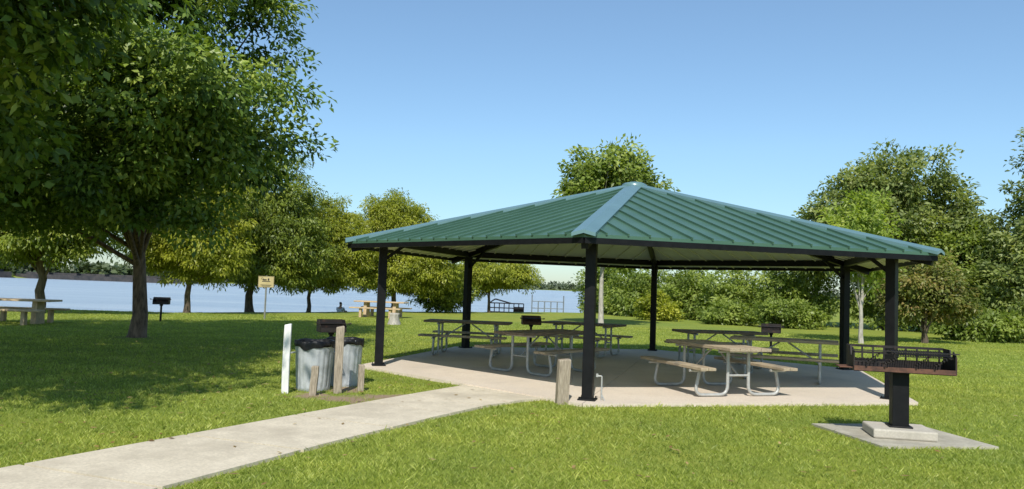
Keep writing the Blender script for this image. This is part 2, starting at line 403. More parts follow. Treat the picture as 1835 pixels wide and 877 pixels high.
# ------------------------------------------------------------------ pavilion
pav = thing('picnic_pavilion', PC, 0, 'hexagonal open picnic pavilion with green metal roof on black posts', 'pavilion')
ZE, ZP, RE, RP = 2.43, 3.89, 5.93, 5.24
mb = MB(); rib = .034
apex = Vector((0, 0, ZP))
vs = [hexpt(RE, k, ZE) for k in range(6)] + [apex] + [hexpt(RE, k, ZE-.05) for k in range(6)] + [apex-Vector((0, 0, .05))]
mb.add(vs, [(k, (k+1) % 6, 6) for k in range(6)] + [(7+(k+1) % 6, 7+k, 13) for k in range(6)] + [(7+k, 7+(k+1) % 6, (k+1) % 6, k) for k in range(6)])
for k in range(6):
    e0, e1 = hexpt(RE, k, ZE), hexpt(RE, k+1, ZE); mid = (e0+e1)/2; sl = apex-mid
    nrmv = (e1-e0).cross(sl).normalized()
    if nrmv.z < 0: nrmv = -nrmv
    nr = 18
    for i in range(1, nr):
        f = i/nr; s = 2*f if f < .5 else 2*(1-f)
        p0 = e0.lerp(e1, f); p1 = p0 + sl*s*.985
        mb.beam(p0+nrmv*rib/2-sl.normalized()*.02, p1+nrmv*rib/2, .022, rib, nrmv)
roof = mb.obj('roof', M['roof'], pav)
for k in range(6):
    mb = MB(); c = hexpt(RE+.05, k, ZE-.01); sd = Vector((-c.y, c.x, 0)).normalized()
    lift = Vector((0, 0, rib+.022))
    lo0, lo1 = c+sd*.17-Vector((0, 0, .035))+lift, c-sd*.17-Vector((0, 0, .035))+lift
    hi0, hi1 = apex+sd*.17-Vector((0, 0, .035))+lift, apex-sd*.17-Vector((0, 0, .035))+lift
    a, b = c+lift+Vector((0, 0, .01)), apex+lift+Vector((0, 0, .01))
    dn = Vector((0, 0, -.05))
    mb.add([lo0, a, lo1, hi0, b, hi1, lo0+dn, lo1+dn, hi0+dn, hi1+dn, a+dn],
           [(0, 1, 4, 3), (1, 2, 5, 4), (0, 3, 8, 6), (2, 7, 9, 5), (0, 6, 10, 1), (1, 10, 7, 2)])
    o = mb.obj('ridge_cap', M['cap'], roof)
mb = MB(); mb.lathe([(.0, ZP+.10), (.2, ZP+.068), (.27, ZP+.03), (.27, ZP-.02)], 6); o = mb.obj('apex_cap', M['cap'], roof)
mb = MB()
vs = [hexpt(RE-.06, k, ZE-.062) for k in range(6)] + [apex-Vector((0, 0, .066))]
mb.add(vs, [((k+1) % 6, k, 6) for k in range(6)])
for k in range(6):
    e0, e1 = hexpt(RE-.1, k, ZE-.075), hexpt(RE-.1, k+1, ZE-.075); sl = (apex-Vector((0, 0, .08)))-(e0+e1)/2
    for i in range(1, 12):
        f = i/12; s = 2*f if f < .5 else 2*(1-f); p0 = e0.lerp(e1, f)
        mb.beam(p0, p0+sl*s*.97, .03, .02)
mb.obj('ceiling', M['ceil'], pav)
for k in range(6):
    mb = MB(); a, b = hexpt(RE-.015, k, ZE-.093), hexpt(RE-.015, k+1, ZE-.093)
    d = (b-a).normalized()*.01; mb.beam(a+d, b-d, .04, .08); mb.obj('fascia', M['black'], pav)
    mb = MB(); a, b = hexpt(RP, k, 2.455), hexpt(RP, k+1, 2.455); d = (b-a).normalized()*.1
    mb.beam(a+d, b-d, .1, .14); mb.obj('beam', M['black'], pav, .004)
    mb = MB(); mb.beam(hexpt(5.86, k, 2.29), hexpt(.3, k, 3.68), .10, .14)
    p = hexpt(RP, k)
    mb.beam(hexpt(RP-.03, k, 2.10), hexpt(RP-.6, k, 2.55), .05, .06)
    mb.obj('rafter', M['black'], pav, .004)
    mb = MB()
    R = Matrix.Rotation(PHI+k*R6, 3, 'Z')
    mb.box((p.x, p.y, 1.25), (.155, .155, 2.40), rot=R); mb.box((p.x, p.y, .062), (.26, .26, .022), rot=R)
    for sx in (-1, 1):
        for sy in (-1, 1):
            q = R @ Vector((sx*.105, sy*.105, 0)); mb.tube([(p.x+q.x, p.y+q.y, .07), (p.x+q.x, p.y+q.y, .10)], .012, 6)
    mb.obj('post', M['black'], pav, .006)

# ------------------------------------------------------------------ picnic tables (steel pipe frame)
def fillet(pts, r, n=6):
    out = [Vector(pts[0])]
    for i in range(1, len(pts)-1):
        a, b, c = Vector(pts[i-1]), Vector(pts[i]), Vector(pts[i+1])
        p = b+(a-b).normalized()*r; q = b+(c-b).normalized()*r
        for k in range(n+1):
            t = k/n; out.append((p*(1-t)**2) + (b*2*t*(1-t)) + (q*t*t))
    out.append(Vector(pts[-1])); return out
def table(loc, rz, label, top):
    e = thing('picnic_table', loc, rz, label, 'picnic table', 'picnic tables under the pavilion')
    mb = MB()
    for i in range(4): mb.box((0, -.285+.19*i, .755), (1.98, .182, .05))
    mb.obj('tabletop', top, e, .006)
    for s in (-1, 1):
        mb = MB()
        for i in (-.5, .5): mb.box((0, s*.74+i*.135, .457), (1.98, .128, .045))
        mb.obj('seat', M['wood'], e, .006)
    for s in (-1, 1):
        mb = MB(); xx = s*.66; r = .027
        for q in (-1, 1):
            mb.tube(fillet([(xx, q*.19, .70), (xx, q*.19, .03), (xx, q*.78, .03), (xx, q*.70, .41)], .15), r, 8, ref=(1, 0, 0))
            mb.tube([(xx, q*.60, .408), (xx, q*.88, .408)], .022, 8)
        mb.tube([(xx, -.36, .708), (xx, .36, .708)], .022, 8)
        mb.tube([(xx, -.19, .33), (xx, .19, .33)], .018, 8)
        mb.obj('leg', M['galv'], e)
        mb = MB(); mb.tube([(xx, 0, .33), (s*.08, 0, .71)], .016, 8); mb.obj('brace', M['galv'], e)
    return e
D = math.radians
tb = table((.66, 15.15, .05), D(48), 'weathered board picnic table with shade-darkened brown top on grey pipe legs', M['woodshade'])
copy_thing(tb, (-.95, 18.35, .05), D(-7), 'weathered board picnic table with shade-darkened brown top on grey pipe legs')
copy_thing(tb, (1.85, 19.5, .05), D(-28), 'weathered board picnic table with shade-darkened brown top on grey pipe legs')
tb2 = table((3.45, 13.1, .05), D(108), 'sunlit tan board picnic table on grey pipe legs', M['wood'])
copy_thing(tb, (4.75, 17.7, .05), D(8), 'weathered board picnic table with shade-darkened brown top on grey pipe legs')
copy_thing(tb2, (5.4, 15.4, .05), D(-22), 'long tan board picnic table on grey pipe legs')

# ------------------------------------------------------------------ small park grills
def park_grill(loc, rz, h, label, mt):
    e = thing('park_grill', loc, rz, label, 'grill', 'small pedestal grills on the lawn')
    mb = MB(); z = h
    mb.box((0, 0, z-.24), (.52, .4, .012)); mb.box((0, .196, z-.115), (.52, .01, .236))
    for s in (-1, 1):
        x = s*.256
        mb.add([(x, -.2, z-.234), (x, .19, z-.234), (x, .19, z), (x, -.04, z), (x, -.2, z-.12),
                (x+.008*s, -.2, z-.234), (x+.008*s, .19, z-.234), (x+.008*s, .19, z), (x+.008*s, -.04, z), (x+.008*s, -.2, z-.12)],
               [(0, 1, 2, 3, 4), (9, 8, 7, 6, 5), (0, 4, 9, 5), (4, 3, 8, 9), (3, 2, 7, 8)])
    mb.box((0, -.2, z-.195), (.5, .01, .08))
    mb.obj('firebox', mt, e)
    mb = MB()
    for i in range(13): mb.tube([(-.23+i*.038, -.26, z-.06), (-.23+i*.038, .17, z-.06)], .006, 5)
    for yy in (-.24, 0, .16): mb.tube([(-.29, yy, z-.068), (.29, yy, z-.068)], .008, 5)
    for s in (-1, 1): mb.tube([(s*.29, -.24, z-.068), (s*.35, -.24, z-.06)], .016, 6)
    mb.obj('grate', M['rust'], e)
    mb = MB(); mb.tube([(0, 0, -.1), (0, 0, z-.246)], .036, 10); mb.tube([(0, 0, z-.3), (0, 0, z-.246)], .06, 10); mb.obj('post', M['black'], e)
    return e
pg = park_grill((.62, 22.2, 0), D(6), .86, 'small rusty pedestal grill on a short steel post', M['rust2'])
pg2 = park_grill((7.45, 22.3, 0), D(-20), .86, 'small dark pedestal grill beside the pavilion', M['rust'])
copy_thing(pg2, (-12.35, 27.8, 0), D(15), 'small black pedestal grill on a thin post in the lawn')
copy_thing(pg2, (-3.62, 16.0, 0), D(25), 'dark pedestal grill standing behind the trash cans')

# ------------------------------------------------------------------ large barbecue grill on concrete base
bg = thing('barbecue_grill', (4.73, 9.5, .03), D(-14), 'large blackened barbecue grill on square post and concrete block', 'grill')
mb = MB(); mb.box((0, 0, .055), (.70, .60, .11), rz=D(2)); mb.obj('base', M['blockc'], bg, .02)
mb = MB(); mb.box((0, 0, .44), (.185, .185, .65)); mb.box((0, 0, .12), (.26, .26, .02)); mb.obj('post', M['black'], bg, .006)
mb = MB(); z0 = .775; W2 = .55; D2 = .25
mb.box((0, 0, z0), (2*W2, 2*D2, .012))
mb.box((0, D2, z0+.06), (2*W2, .012, .11))
mb.box((0, D2, z0+.27), (2*W2, .012, .03)); mb.box((0, D2, z0+.19), (2*W2, .012, .025))
for i in range(9): mb.box((-.5+i*.125, D2-.010, z0+.17), (.02, .008, .22))
for s in (-1, 1):
    x = s*W2
    prof = [(-D2, z0-.0), (D2, z0), (D2, z0+.28), (-.02, z0+.28), (-.06, z0+.17), (-.12, z0+.17), (-.14, z0+.27), (-D2, z0+.22)]
    n = len(prof)
    mb.add([(x-.007, a, b) for a, b in prof]+[(x+.007, a, b) for a, b in prof],
           [tuple(range(n)), tuple(range(2*n-1, n-1, -1))]+[(i, n+i, n+(i+1) % n, (i+1) % n) for i in range(n)])
mb.box((0, -D2-.01, z0+.245), (2*W2+.06, .03, .012))
mb.obj('firebox', M['rust'], bg)
mb = MB(); mb.box((0, -D2-.004, z0+.03), (2*W2, .01, .055)); mb.box((W2+.012, 0, z0+.1), (.006, 2*D2-.02, .2)); mb.obj('front_plate', M['rust2'], bg)
mb = MB()
for i in range(22):
    x = -.06+i*.027; mb.tube([(x, -D2+.02, z0+.2), (x, D2-.02, z0+.24)], .006, 5)
for yy, zz in ((-D2+.03, .19), (0, .208), (D2-.03, .227)): mb.box((.22, yy, z0+zz), (.62, .02, .010))
mb.obj('grate', M['rust'], bg)
mb = MB()
for i in range(9):
    x = -.50+i*.045; mb.tube([(x, -D2+.03, z0+.12), (x, D2-.03, z0+.12)], .006, 5)
mb.box((-.33, -D2+.03, z0+.11), (.42, .02, .010)); mb.obj('grate', M['rust'], bg)
for cx, rise in ((.18, .10), (.38, .10), (-.36, .12), (-.16, .08)):
    mb = MB(); pts = []
    for k in range(60):
        a = k/59; pts.append((cx-.07+.15*a, -D2-.045+.018*math.cos(a*34), z0+.09+rise*a+.018*math.sin(a*34)))
    mb.tube(pts, .006, 5); mb.tube([pts[-1], (cx+.10, -D2+.06, z0+.20)], .007, 5); mb.obj('handle', M['rust'], bg)
mb = MB()
for i in range(5): mb.box((-.62, -.2+i*.07, z0+.03), (.15, .03, .01))
mb.box((-.70, -.06, z0+.03), (.02, .34, .012)); mb.obj('shelf', M['rust2'], bg)

# ------------------------------------------------------------------ trash cans
def can(loc, rz, label):
    e = thing('trash_can', loc, rz, label, 'trash can', 'metal trash cans beside the path')
    mb = MB(); H = .72
    mod = lambda a, z: 1 + (.012*(1 if math.sin(a*20) > 0 else -1) if .06 < z < .60 else 0)
    prof = [(.245, .0), (.25, .02), (.25, .055), (.248, .065), (.258, .2), (.266, .35), (.27, .36), (.275, .5), (.281, .59), (.287, .61), (.289, H-.02), (.298, H-.01), (.298, H+.005), (.285, H+.005), (.28, H-.05), (.24, .05), (.0, .05)]
    mb.lathe(prof, 120, mod)
    mb.lathe([(.0, .01), (.245, .01)], 24)
    mb.obj('body', M['can'], e)
    for s in (-1, 1):
        mb = MB(); mb.tube(fillet([(s*.285, -.07, .56), (s*.345, -.07, .55), (s*.345, .07, .55), (s*.285, .07, .56)], .03), .008, 6, ref=(0, 0, 1)); mb.obj('handle', M['galv'], e)
    mb = MB(); rr = random.Random(int(loc[0]*100)); ph = [rr.uniform(0, 6) for _ in range(6)]
    fold = lambda a, z: 1 + .015*math.sin(9*a+ph[0]+z*20) + .010*math.sin(17*a+ph[1]) + .007*math.sin(31*a+ph[2]-z*30)
    seg = 90; vs = []
    prof = [(.300, H-.075), (.304, H-.055), (.305, H-.02), (.303, H+.015), (.29, H+.025), (.265, H+.015), (.25, H-.08), (.2, H-.2), (0, H-.25)]
    for j, (r, z) in enumerate(prof):
        for k in range(seg):
            a = 2*math.pi*k/seg; dz = (.03*math.sin(3*a+ph[3])+.015*math.sin(8*a+ph[4])) if j == 0 else (.008*math.sin(5*a+ph[5]) if j < 5 else 0)
            q = r*fold(a, z); vs.append((q*math.cos(a), q*math.sin(a), z+dz))
    mb.add(vs, [(i*seg+k, i*seg+(k+1) % seg, (i+1)*seg+(k+1) % seg, (i+1)*seg+k) for i in range(len(prof)-1) for k in range(seg)], True)
    mb.obj('bag', M['bag'], e)
can((-2.94, 11.95, 0), .3, 'pale grey ribbed steel trash can with black bag liner')
can((-2.62, 12.58, 0), 1.3, 'galvanised trash can standing behind a grey timber post')

def woodpost(loc, w, d, h, rz, tilt, mat, label, cat='post', name='timber_post', cut=.0):
    mb = MB(); z = [-.15, h*.4, h*.8, h-.02, h]
    rr = random.Random(int(h*1000)); vs = []
    for i, zz in enumerate(z):
        s = .9 if i == 4 else 1; ox, oy = rr.uniform(-.004, .004), rr.uniform(-.004, .004)
        for (a, b) in ((-1, -1), (0, -1.02), (1, -1), (1.02, 0), (1, 1), (0, 1.02), (-1, 1), (-1.02, 0)):
            vs.append((a*w/2*s+ox, b*d/2*s+oy, zz + (cut*a if i >= 3 else 0)))
    fs = [(i*8+k, i*8+(k+1) % 8, (i+1)*8+(k+1) % 8, (i+1)*8+k) for i in range(4) for k in range(8)] + [tuple(range(32, 40))]
    mb.add(vs, fs); o = mb.obj(name, mat, None, .006); o.location = loc; o.rotation_euler = (tilt[0], tilt[1], rz); tag(o, label, cat); return o
woodpost((-3.22, 11.45, 0), .10, .05, 1.0, .05, (0, D(-.2)), M['white'], 'white painted upright board beside the trash cans', cut=.01)
woodpost((-2.50, 11.65, 0), .12, .12, .98, .2, (0, D(0)), M['post'], 'tall weathered grey timber post by the cans', cut=.012)
woodpost((-2.79, 11.35, 0), .10, .09, .42, .1, (0, D(3)), M['post'], 'short weathered grey timber stake by the cans')
woodpost((-2.22, 11.95, 0), .09, .09, .40, .3, (0, 0), M['post'], 'short grey timber stake in bare earth')
woodpost((.80, 11.35, 0), .17, .16, .64, .15, (0, D(1)), M['post'], 'stout weathered timber bollard at the slab edge', 'bollard', 'timber_bollard', cut=.008)
mb = MB(); mb.tube(fillet([(0, 0, -.1), (0, 0, .38), (-.06, 0, .38)], .02), .012, 8, ref=(0, 1, 0)); mb.tube(fillet([(.0, 0, .12), (.05, -.02, .02)], .01), .01, 8)
mb.box((-.07, 0, .39), (.03, .03, .05)); o = mb.obj('water_tap', M['galv']); o.location = (1.38, 11.5, .02); tag(o, 'thin grey water pipe with tap beside black post', 'water tap')

# ------------------------------------------------------------------ stone picnic tables
def stonetable(loc, rz, label, L=2.5):
    e = thing('stone_picnic_table', loc, rz, label, 'picnic table', 'tan concrete picnic tables near the water')
    mb = MB(); mb.box((0, 0, .73), (L, .8, .06)); mb.obj('tabletop', M['stonebench'], e, .012)
    for s in (-1, 1):
        mb = MB(); mb.box((0, s*.78, .44), (L, .34, .06)); mb.obj('seat', M['stonebench'], e, .012)
        mb = MB(); x = s*L*.29
        vs = [(x-.08, -.28, 0), (x+.08, -.28, 0), (x+.08, .28, 0), (x-.08, .28, 0), (x-.08, -.22, .699), (x+.08, -.22, .699), (x+.08, .22, .699), (x-.08, .22, .699)]
        mb.add(vs, [(3, 2, 1, 0), (4, 5, 6, 7), (0, 1, 5, 4), (1, 2, 6, 5), (2, 3, 7, 6), (3, 0, 4, 7)])
        mb.obj('leg', M['stonebench'], e, .01)
        for q in (-1, 1):
            mb = MB(); mb.box((x, q*.78, .2), (.12, .18, .415)); mb.obj('bench_leg', M['stonebench'], e, .01)
    return e
st = stonetable((-15.35, 24.3, 0), D(4), 'tan concrete picnic table with two long benches on grass')
copy_thing(st, (-6.15, 37.5, 0), D(-10), 'tan concrete picnic table with benches under feathery trees')
mb = MB(); mb.lathe([(.30, -.1), (.25, .06), (.20, .2), (.19, .38), (.20, .46), (.0, .47)], 18, lambda a, z: 1+.08*math.sin(3*a+z*2)+.05*math.sin(7*a))
o = mb.obj('tree_stump', M['barkpale']); o.location = (-4.6, 31.3, 0); tag(o, 'pale cut tree stump standing in the lawn', 'tree stump')

# ------------------------------------------------------------------ sign
sg = thing('warning_sign', (-9.95, 31.9, 0), D(-4), 'tan yellow rectangular warning sign with black pictogram on steel post', 'sign')
mb = MB(); mb.box((0, 0, .82), (.06, .03, 1.9)); mb.box((0, -.018, .82), (.02, .02, 1.88)); mb.obj('post', M['steelpost'], sg)
mb = MB(); mb.box((0, -.035, 1.52), (.66, .008, .46)); mb.obj('panel', M['sign'], sg, .002)
mb = MB(); y = -.041
for (cx, cz, w, h) in ((0, 1.735, .63, .008), (0, 1.305, .63, .008), (-.318, 1.52, .008, .43), (.318, 1.52, .008, .43), (0, 1.39, .46, .022), (0, 1.345, .34, .018), (-.06, 1.6, .16, .05), (.1, 1.62, .06, .09), (0, 1.54, .34, .03)):
    mb.box((cx, y, cz), (w, .003, h))
mb.tube([(-.16+.04*math.cos(a), y, 1.65+.035*math.sin(a)) for a in np.linspace(0, 6.28, 14)], .007, 4, ref=(0, 1, 0))
mb.obj('pictogram', M['ink'], sg)

# ------------------------------------------------------------------ dock railing, gangway
rl = thing('dock_railing', (2.6, 57, -1.2), D(0), 'pale grey pipe railing standing over the water', 'railing')
mb = MB()
for i in range(6): mb.tube([(-1+i*.46, 0, -1), (-1+i*.46, 0, 2.35 if i in (0, 5) else 1.9)], .045, 6)
mb.obj('post', M['greyrail'], rl)
mb = MB()
for z in (.9, 1.4, 1.9): mb.tube([(-1, 0, z), (1.3, 0, z)], .03, 6)
mb.obj('rail', M['greyrail'], rl)
dk = thing('floating_dock', (-.1, 58, -1.0), 0, 'dark metal floating dock with low black guard rails', 'dock')
mb = MB(); mb.box((0, 1, .15), (3.4, 3, .4)); mb.obj('deck', M['barge'], dk)
mb = MB()
for i in range(8): mb.tube([(-1.4+i*.36, 0, .3), (-1.4+i*.36, 0, 1.45)], .04, 6)
for z in (.8, 1.1, 1.45): mb.tube([(-1.4, 0, z), (1.12, 0, z)], .04, 6)
mb.tube(fillet([(-1.4, 0, 1.45), (-1.0, 0, 1.75), (-.4, 0, 1.6), (.2, 0, 1.45)], .1), .05, 6)
mb.box((.75, .3, .85), (.7, .3, .7)); mb.obj('guard_rail', M['black'], dk)

# ------------------------------------------------------------------ barges
def barge(loc, rz, L, H, label, teal):
    e = thing('barge', loc, rz, label, 'barge', 'barges moored on the far bank')
    mb = MB(); poly = [(-L/2, -4), (L/2-3, -4), (L/2, 0), (L/2-3, 4), (-L/2, 4)]
    mb.prism(poly, -.6, H); mb.obj('hull', M['barge'], e)
    mb = MB()
    for i in range(5): mb.box((-L*.38+i*L*.18, 0, H+.35), (L*.15, 5, .7))
    mb.obj('hatch', M['barge'], e)
    if teal:
        mb = MB(); mb.box((L*.12, 0, H+1.7), (8, 4, 2)); mb.box((L*.12+1, 0, H+3.2), (3.5, 3, 1.0)); mb.box((-L*.1, 0, H+1.3), (4, 4, 1.2)); mb.obj('deckhouse', M['teal'], e)
barge((-100, 345, -1), D(-16), 50, 1.3, 'long dark steel barge with teal deckhouse on the river', True)
barge((-137, 262, -1), D(-12), 60, 1.5, 'long low dark barge moored along the bank', False)
barge((-190, 258, -1), D(2), 50, 2.0, 'long low dark barge moored along the bank', False)

# ------------------------------------------------------------------ person sitting at the bank
pe = thing('person', (-9.75, 45.2, -.42), D(160), 'person sitting on the river bank in a pale shirt', 'person')
J = [((0, 0, .12), .13), ((0, .02, .32), .14), ((0, .03, .5), .15), ((0, .02, .6), .06), ((0, 0, .68), .075), ((0, -.01, .78), .085), ((0, 0, .84), .06),
     ((-.1, -.05, .12), .09), ((-.14, -.42, .36), .065), ((-.14, -.55, -.02), .045), ((-.14, -.68, -.06), .035),
     ((.1, -.05, .12), .09), ((.14, -.42, .36), .065), ((.14, -.55, -.02), .045), ((.14, -.68, -.06), .035),
     ((-.19, .02, .52), .055), ((-.25, -.08, .28), .042), ((-.14, -.32, .36), .03), ((-.11, -.4, .38), .025),
     ((.19, .02, .52), .055), ((.25, -.08, .28), .042), ((.14, -.32, .36), .03), ((.11, -.4, .38), .025)]
E = [(0, 1), (1, 2), (2, 3), (3, 4), (4, 5), (5, 6), (0, 7), (7, 8), (8, 9), (9, 10), (0, 11), (11, 12), (12, 13), (13, 14), (2, 15), (15, 16), (16, 17), (17, 18), (2, 19), (19, 20), (20, 21), (21, 22)]
def skinobj(name, J, E, mat, parent):
    me = bpy.data.meshes.new(name); me.from_pydata([j[0] for j in J], E, []); me.materials.append(mat)
    o = bpy.data.objects.new(name, me); COL.objects.link(o); o.parent = parent
    o.modifiers.new('s', 'SKIN')
    try:
        if len(me.skin_vertices) == 0:
            bpy.context.view_layer.objects.active = o; bpy.ops.mesh.customdata_skin_add()
        for i, j in enumerate(J): me.skin_vertices[0].data[i].radius = (j[1], j[1])
        me.skin_vertices[0].data[0].use_root = True
    except Exception as ex: print('skin', ex)
    sb = o.modifiers.new('u', 'SUBSURF'); sb.levels = 2; sb.render_levels = 2
    return o
skinobj('body', J, E, M['skin'], pe)
skinobj('shirt', [((0, .0, .14), .15), ((0, .02, .32), .165), ((0, .03, .5), .165), ((-.2, .02, .52), .075), ((-.24, -.05, .36), .065), ((.2, .02, .52), .075), ((.24, -.05, .36), .065)],
        [(0, 1), (1, 2), (2, 3), (3, 4), (2, 5), (5, 6)], M['shirt'], pe)
skinobj('hair', [((0, .03, .74), .085), ((0, .02, .83), .085), ((0, .0, .87), .06)], [(0, 1), (1, 2)], M['hair'], pe)

# ------------------------------------------------------------------ trees
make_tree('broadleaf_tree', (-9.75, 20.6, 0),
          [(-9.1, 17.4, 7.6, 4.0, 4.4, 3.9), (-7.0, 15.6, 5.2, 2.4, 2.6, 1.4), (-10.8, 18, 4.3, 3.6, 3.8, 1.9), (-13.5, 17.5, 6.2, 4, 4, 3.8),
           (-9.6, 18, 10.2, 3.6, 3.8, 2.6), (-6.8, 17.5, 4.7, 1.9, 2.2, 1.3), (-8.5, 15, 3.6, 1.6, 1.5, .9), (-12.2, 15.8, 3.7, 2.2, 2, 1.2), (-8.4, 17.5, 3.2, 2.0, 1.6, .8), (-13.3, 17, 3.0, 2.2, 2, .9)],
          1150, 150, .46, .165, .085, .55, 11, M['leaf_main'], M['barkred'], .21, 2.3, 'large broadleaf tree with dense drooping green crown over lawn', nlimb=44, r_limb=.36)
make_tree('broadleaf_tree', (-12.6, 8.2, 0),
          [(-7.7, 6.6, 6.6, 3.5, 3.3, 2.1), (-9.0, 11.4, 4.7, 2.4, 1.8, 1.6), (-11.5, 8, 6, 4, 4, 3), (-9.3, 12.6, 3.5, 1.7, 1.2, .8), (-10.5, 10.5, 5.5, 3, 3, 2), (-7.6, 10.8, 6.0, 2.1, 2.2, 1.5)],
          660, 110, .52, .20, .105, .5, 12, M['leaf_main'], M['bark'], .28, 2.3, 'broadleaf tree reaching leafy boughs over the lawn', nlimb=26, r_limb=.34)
G = 'feathery trees along the river bank'
make_tree('bank_tree', (-18.3, 30.5, 0), [(-18.2, 30.5, 5.2, 3.0, 2.4, 2.6), (-17.2, 30.2, 3.4, 2.2, 1.8, 1.2), (-20, 30.5, 3.4, 2.4, 2, 1.5), (-18.5, 30, 2.9, 2.6, 1.6, .9)],
          440, 90, .42, .22, .08, .8, 20, M['leaf_bankdark'], M['bark'], .2, 1.5, 'leafy dark-trunked tree behind a concrete picnic table', group=G)
make_tree('bank_tree', (-14.4, 35, 0), [(-14.3, 35, 4.8, 2.6, 2.2, 2.4), (-13.4, 34.6, 2.9, 1.9, 1.6, 1.2), (-15.6, 35, 3.2, 2.1, 1.6, 1.3), (-14.2, 35, 2.4, 2.6, 1.5, 1.0)],
          500, 110, .4, .19, .055, .9, 21, M['leaf_cyp'], M['bark'], .15, 1.3, 'slender feathery yellow-green tree on the bank', group=G)
make_tree('bank_tree', (-13.1, 39.5, -.05), [(-12.6, 39.5, 5.6, 3.1, 2.4, 2.3), (-12.0, 39, 3.6, 3.0, 2.0, 1.7), (-10.7, 39, 2.8, 1.7, 1.4, 1.4), (-14, 39, 3.4, 2.3, 2, 1.8), (-12.2, 38.6, 2.2, 2.7, 1.5, 1.1)],
          800, 100, .42, .2, .065, .9, 22, M['leaf_bankdark'], M['bark'], .22, 1.2, 'feathery green tree with drooping branches on the bank', group=G)
make_tree('bank_tree', (-10.9, 42.5, -.05), [(-10.4, 42.5, 4.3, 2.2, 1.8, 2.1), (-9.6, 42.3, 2.4, 2.1, 1.6, 1.3), (-11.6, 42, 2.2, 1.7, 1.5, 1.1), (-9.1, 42.3, 3.5, 1.6, 1.3, 1.4)],
          600, 110, .38, .19, .055, .9, 27, M['leaf_cyp'], M['bark'], .12, 1.0, 'small yellow-green feathery tree on the bank', group=G)
make_tree('bank_tree', (-6.7, 45, 0), [(-6.9, 45, 4.6, 2.6, 2.2, 2.0), (-5.4, 45, 2.6, 2.7, 2, 1.5), (-8.3, 45, 3.1, 2.0, 1.5, 1.5), (-7.1, 45, 5.9, 1.3, 1.2, 1.0), (-7, 44.6, 2.1, 2.6, 1.5, 1.1), (-4.7, 45, 3.6, 1.5, 1.3, 1.3)],
          920, 110, .38, .19, .06, .9, 23, M['leaf_cyp'], M['bark'], .16, .9, 'rounded yellow-green feathery tree beside the water', group=G)
make_tree('bank_tree', (-1.3, 49.5, 0), [(-1.5, 49.5, 2.5, 2.2, 1.8, 1.1), (.2, 49.5, 2.4, 1.6, 1.3, .9), (-2.8, 49.5, 1.9, 1.4, 1, 1.1)],
          380, 90, .34, .2, .06, .9, 24, M['leaf_cyp'], M['bark'], .11, .7, 'low spreading feathery tree beside the water', group=G)
make_tree('bank_shrub', (-4.4, 47, 0), [(-4.5, 47, 1.3, 1.4, 1.0, 1.3), (-3.4, 47, 1.1, 1.1, .9, 1.0)],
          150, 80, .34, .2, .08, .5, 25, M['leaf_bankdark'], M['bark'], .07, .3, 'dark rounded shrub at the water edge', 'shrub')
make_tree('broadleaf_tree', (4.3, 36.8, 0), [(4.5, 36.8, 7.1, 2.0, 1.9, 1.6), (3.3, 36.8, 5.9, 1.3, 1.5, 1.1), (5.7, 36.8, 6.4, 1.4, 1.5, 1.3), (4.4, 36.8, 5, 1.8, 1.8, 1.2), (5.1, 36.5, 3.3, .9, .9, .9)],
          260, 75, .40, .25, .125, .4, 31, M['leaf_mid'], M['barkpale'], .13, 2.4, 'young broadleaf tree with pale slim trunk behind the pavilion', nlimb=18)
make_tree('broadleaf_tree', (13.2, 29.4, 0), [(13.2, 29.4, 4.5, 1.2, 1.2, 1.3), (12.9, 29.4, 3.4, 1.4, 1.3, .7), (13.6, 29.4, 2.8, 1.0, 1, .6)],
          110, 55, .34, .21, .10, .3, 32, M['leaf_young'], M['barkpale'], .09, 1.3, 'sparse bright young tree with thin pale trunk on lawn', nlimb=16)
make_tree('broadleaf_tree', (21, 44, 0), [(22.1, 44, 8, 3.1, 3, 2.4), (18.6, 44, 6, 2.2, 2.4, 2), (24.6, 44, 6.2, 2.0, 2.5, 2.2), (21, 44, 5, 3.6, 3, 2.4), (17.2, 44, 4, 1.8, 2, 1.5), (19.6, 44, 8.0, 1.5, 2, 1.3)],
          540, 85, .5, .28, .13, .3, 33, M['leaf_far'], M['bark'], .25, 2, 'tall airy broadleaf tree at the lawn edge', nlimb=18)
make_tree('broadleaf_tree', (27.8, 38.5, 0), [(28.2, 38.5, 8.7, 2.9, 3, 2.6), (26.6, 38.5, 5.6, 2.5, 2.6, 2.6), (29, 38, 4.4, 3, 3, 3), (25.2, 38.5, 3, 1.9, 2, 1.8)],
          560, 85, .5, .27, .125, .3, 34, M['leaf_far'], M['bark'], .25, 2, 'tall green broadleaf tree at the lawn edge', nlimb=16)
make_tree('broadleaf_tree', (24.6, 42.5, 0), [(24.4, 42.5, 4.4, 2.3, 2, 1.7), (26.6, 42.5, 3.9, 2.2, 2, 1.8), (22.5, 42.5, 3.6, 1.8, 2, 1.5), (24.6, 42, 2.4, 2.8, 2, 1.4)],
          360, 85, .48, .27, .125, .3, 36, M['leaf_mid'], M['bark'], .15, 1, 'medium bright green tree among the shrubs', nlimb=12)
make_tree('crape_shrub', (16.5, 31.2, 0), [(16.5, 31.2, 2.3, 1.7, 1.5, 1.2), (15.6, 31.2, 1.6, .9, .9, .8), (17.6, 31.2, 1.7, .9, .9, .8)],
          190, 80, .32, .18, .08, .4, 35, M['leaf_red'], M['bark'], .07, .5, 'multi-stemmed shrub with reddish green leaves on lawn', 'shrub', nlimb=12, stems=5)
